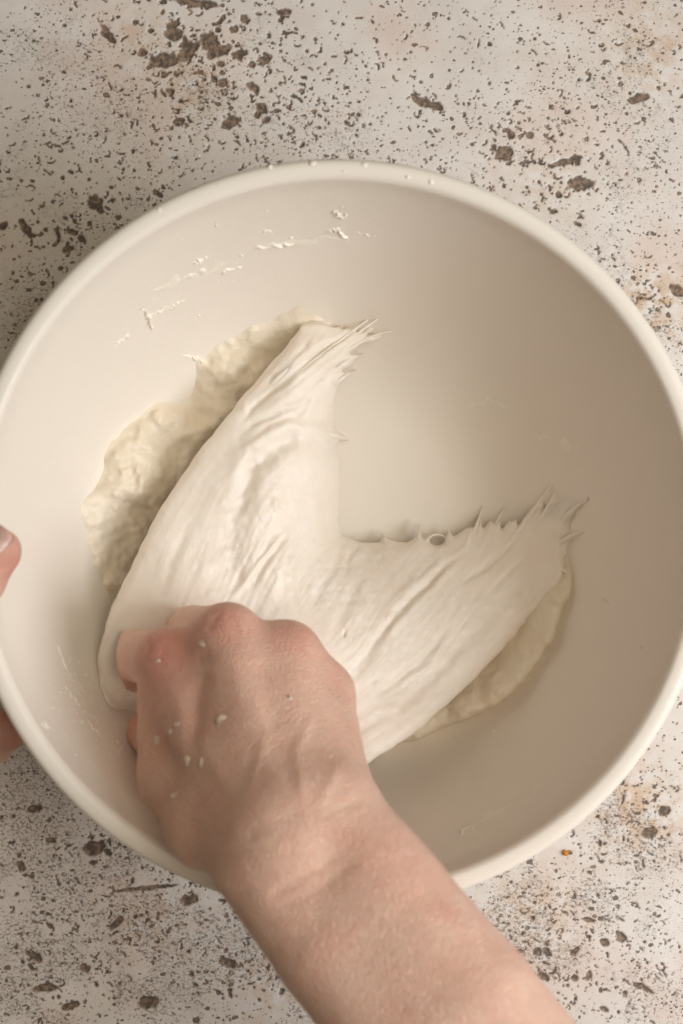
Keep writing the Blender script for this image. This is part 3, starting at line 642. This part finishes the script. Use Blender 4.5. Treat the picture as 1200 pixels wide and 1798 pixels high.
SMEARS = [([(337, 466), (350, 458), (368, 447)], 7, 1.8, 'small pointed dough lump on the upper left bowl wall'),
          ([(430, 440), (470, 432), (500, 430), (536, 422)], 6, 1.6, 'long lumpy dough streak high on the far bowl wall'),
          ([(564, 412), (585, 402), (600, 408), (616, 424)], 6, 2.0, 'hooked dough scrap nearest the top of the far bowl wall'),
          ([(616, 404), (640, 412), (668, 414)], 4, .9, 'thin dough streak trailing right of the hooked scrap'),
          ([(452, 409), (468, 406), (482, 407)], 4, 1.0, 'short dough dash above the long lumpy streak'),
          ([(300, 496), (334, 484), (350, 478), (378, 476)], 7, 1.2, 'broad faint dough smear below the pointed lump'),
          ([(386, 484), (402, 474), (430, 466)], 6, 1.6, 'stubby dough streak left of the long lumpy streak'),
          ([(264, 512), (278, 506), (292, 501)], 4, .9, 'tiny slanted dough dash at the left end of the smears'),
          ([(262, 554), (290, 544), (310, 534), (332, 522)], 6, 1.6, 'slanting dough streak joined to a downward hook'),
          ([(244, 536), (254, 550), (262, 566), (270, 582)], 6, 2.2, 'steep dough hook hanging on the left bowl wall'),
          ([(200, 614), (208, 602), (222, 592), (244, 586)], 7, 1.3, 'curved dough smear lowest on the left bowl wall'),
          ([(316, 622), (336, 626), (350, 632), (360, 642)], 4, 2.0, 'thin curled dough thread beside the rough dough edge'),
          ([(580, 378), (592, 372), (600, 378), (616, 374)], 6, 1.6, 'cluster of dough bits just under the far rim'),
          ([(378, 384), (382, 402)], 4, 1.0, 'short upright dough dab below the upper left rim'),
          ([(806, 715), (840, 711), (862, 713), (892, 712)], 3, .7, 'fine dough streak on the shaded right bowl floor edge'),
          ([(858, 724), (880, 722)], 2.5, .6, 'tiny dough dash under the fine right streak'),
          ([(908, 770), (940, 770), (975, 772)], 2.5, .6, 'faint dough line on the right wall above the dough tip'),
          ([(1010, 778), (1030, 788)], 3, .6, 'faint dough dab at the end of the right wall line'),
          ([(695, 752), (712, 748), (726, 750)], 3, .5, 'small pale dough mark on the bare bowl floor'),
          ([(1052, 1054), (1064, 1054), (1074, 1062)], 4, 1.2, 'small dough knot on the right bowl wall'),
          ([(1140, 1100), (1146, 1080)], 3, .6, 'small dough dab high on the right wall'),
          ([(790, 1462), (812, 1456), (850, 1440), (880, 1425)], 4, .8, 'long thin dough streak low on the near bowl wall'),
          ([(806, 1464), (818, 1460)], 6, 1.3, 'pale dough bead on the near wall streak'),
          ([(900, 1412), (940, 1385), (1000, 1335)], 3, .6, 'faint rising dough streak on the near right wall'),
          ([(745, 1420), (780, 1410), (805, 1418)], 3, .5, 'faint dough scrape beside the forearm on the near wall'),
          ([(100, 1130), (108, 1150), (122, 1185)], 4, 1.0, 'thin dough trail on the lower left bowl wall'),
          ([(112, 1205), (130, 1222), (148, 1250)], 7, 1.1, 'rough dough patch low on the left wall near the hand'),
          ([(150, 1262), (168, 1282), (182, 1300)], 6, 1.0, 'rough dough patch closest to the thumb of the kneading hand'),
          ([(255, 522), (330, 488), (430, 458)], 20, .75, 'wide thin film of dough under the smears on the left wall'),
          ([(430, 446), (520, 428), (670, 416)], 18, .75, 'wide thin film of dough along the far wall streaks'),
          ([(110, 1160), (140, 1220), (190, 1295)], 24, .75, 'wide patchy dough film beside the thumb on the left wall'),
          ([(790, 1462), (880, 1420), (1010, 1330)], 16, .7, 'wide faint dough film along the near right wall'),
          ([(800, 716), (850, 710), (900, 716)], 14, .65, 'pale dough film around the fine right floor streak'),
          ([(900, 765), (980, 775), (1040, 800)], 16, .65, 'pale dough film above the right dough tip'),
          ([(66, 1276), (80, 1272), (94, 1280)], 8, 1.0, 'pale dough dab near the lower left rim')]
for i, (pts, w, hg, lab) in enumerate(SMEARS):
    v, F = ribbon(pts, w * 1.15, hg * .65, i + 1); tag(mesh_obj('dough_smear', v, F, M_SCRAP), lab, 'dough smear', 'dough smears on the bowl wall')

def blob(c, r, n, seed, flat=.6, rag=.35):
    """Small lump resting on a surface point c with normal n."""
    u, w = np.meshgrid(np.linspace(0, np.pi, 9), np.linspace(0, 2 * np.pi, 13)[:-1], indexing='ij')
    d = np.stack([np.sin(u) * np.cos(w), np.sin(u) * np.sin(w), np.cos(u)], -1).reshape(-1, 3)
    rr = r * (1 + rag * fbm(d * 1.3 + seed * 5.7, 2)); d = d * rr[:, None]; d[:, 2] *= flat
    n = np.array(n, float); n /= np.linalg.norm(n); t = np.cross(n, (0.3, 1, .1)); t /= np.linalg.norm(t); b = np.cross(n, t)
    I = np.arange(9 * 12).reshape(9, 12); K = np.roll(I, -1, 1)
    F = np.stack([I[:-1], I[1:], K[1:], K[:-1]], -1).reshape(-1, 4)
    return c + d[:, :1] * t + d[:, 1:2] * b + d[:, 2:] * n, F
# flecks too small and many to count, on the walls and along the lip
rng = np.random.default_rng(3); VV = []; FF = []; nv = 0
def add(v, F):
    global nv
    VV.append(v); FF.append(F + nv); nv += len(v)
def wall(px, py, r):
    c = on_bowl(px, py); rad = math.hypot(c[0], c[1]); sl = float(bowl_z(rad + .001) - bowl_z(rad - .001)) / .002
    add(*blob(c, r, (-sl * c[0] / rad, -sl * c[1] / rad, 1), rng.uniform(0, 50), .5))
for cx, cy, s, n in [(600, 365, 28, 26), (480, 420, 60, 40), (350, 480, 50, 34), (290, 545, 40, 22), (150, 1240, 32, 110), (125, 1180, 26, 40), (190, 1300, 26, 50), (220, 620, 40, 14), (440, 470, 60, 18), (940, 1390, 70, 40), (830, 1450, 35, 24), (1080, 1120, 70, 22), (860, 680, 110, 20), (500, 330, 130, 24), (90, 800, 50, 10), (1000, 820, 40, 18), (150, 830, 20, 10)]:
    for _ in range(n): wall(cx + rng.normal(0, s), cy + rng.normal(0, s), .00022 * rng.lognormal(.2, .45))
for px, py, r in [(475, 293, .0012), (550, 287, .0017), (556, 292, .001), (640, 290, .0013), (716, 310, .0011), (757, 319, .0012), (280, 369, .0012), (382, 326, .0007), (604, 300, .0006), (690, 300, .0007)]:
    add(*blob(W(px, py, .1188), r * .75, (0, 0, 1), rng.uniform(0, 50), .35))
tag(mesh_obj('dough_flecks', np.concatenate(VV), np.concatenate(FF), M_SCRAP), 'tiny dried dough flecks scattered over the bowl wall and rim', 'dough flecks', kind='stuff')

HP = PX(HV); HN = HV[:, 2]
def on_hand(px, py):
    d = np.hypot(HP[:, 0] - px, HP[:, 1] - py); m = np.nonzero(d < 9)[0]; return HV[m[np.argmax(HN[m])]]
G = 'dough specks on the kneading hand'; M_SPECK = mat_plain('dough_damp', (.78, .60, .49), .38, .3)
for px, py, r, lab in [(386, 1259, .0021, 'round dough speck in the middle of the back of the hand'), (326, 1332, .0019, 'matt dough speck left of the shiny droplet on the hand'), (348, 1336, .0014, 'shiny dough droplet on the thumb side of the hand'),
                       (350, 1128, .0016, 'dough speck between the first two knuckles'), (306, 1268, .0013, 'small dough speck below the index knuckle'), (294, 1288, .0010, 'smallest dough speck below the index knuckle'),
                       (271, 1300, .0018, 'flat pale dough speck near the thumb edge of the hand'), (299, 1398, .0015, 'dough speck nearest the wrist'), (271, 1158, .0011, 'tiny dough speck on the red index knuckle'), (512, 1220, .0010, 'faint dough speck below the ring finger knuckle')]:
    v, F = blob(on_hand(px, py) - np.array([0, 0, .0003]), r * 1.05, (-.25, 0, 1), px * .13, .34, .7); tag(mesh_obj('dough_speck', v, F, M_SPECK), lab, 'dough speck', G)

c = W(993, 1497, 0); v, F = blob(c + np.array([0, 0, .0009]), .0013, (.1, .1, 1), 4.4, .8)
tag(mesh_obj('crumb', v, F, mat_plain('crumb_amber', (.62, .25, .035), .35, .2)), 'small orange crumb on the tabletop by the lower right rim', 'crumb')
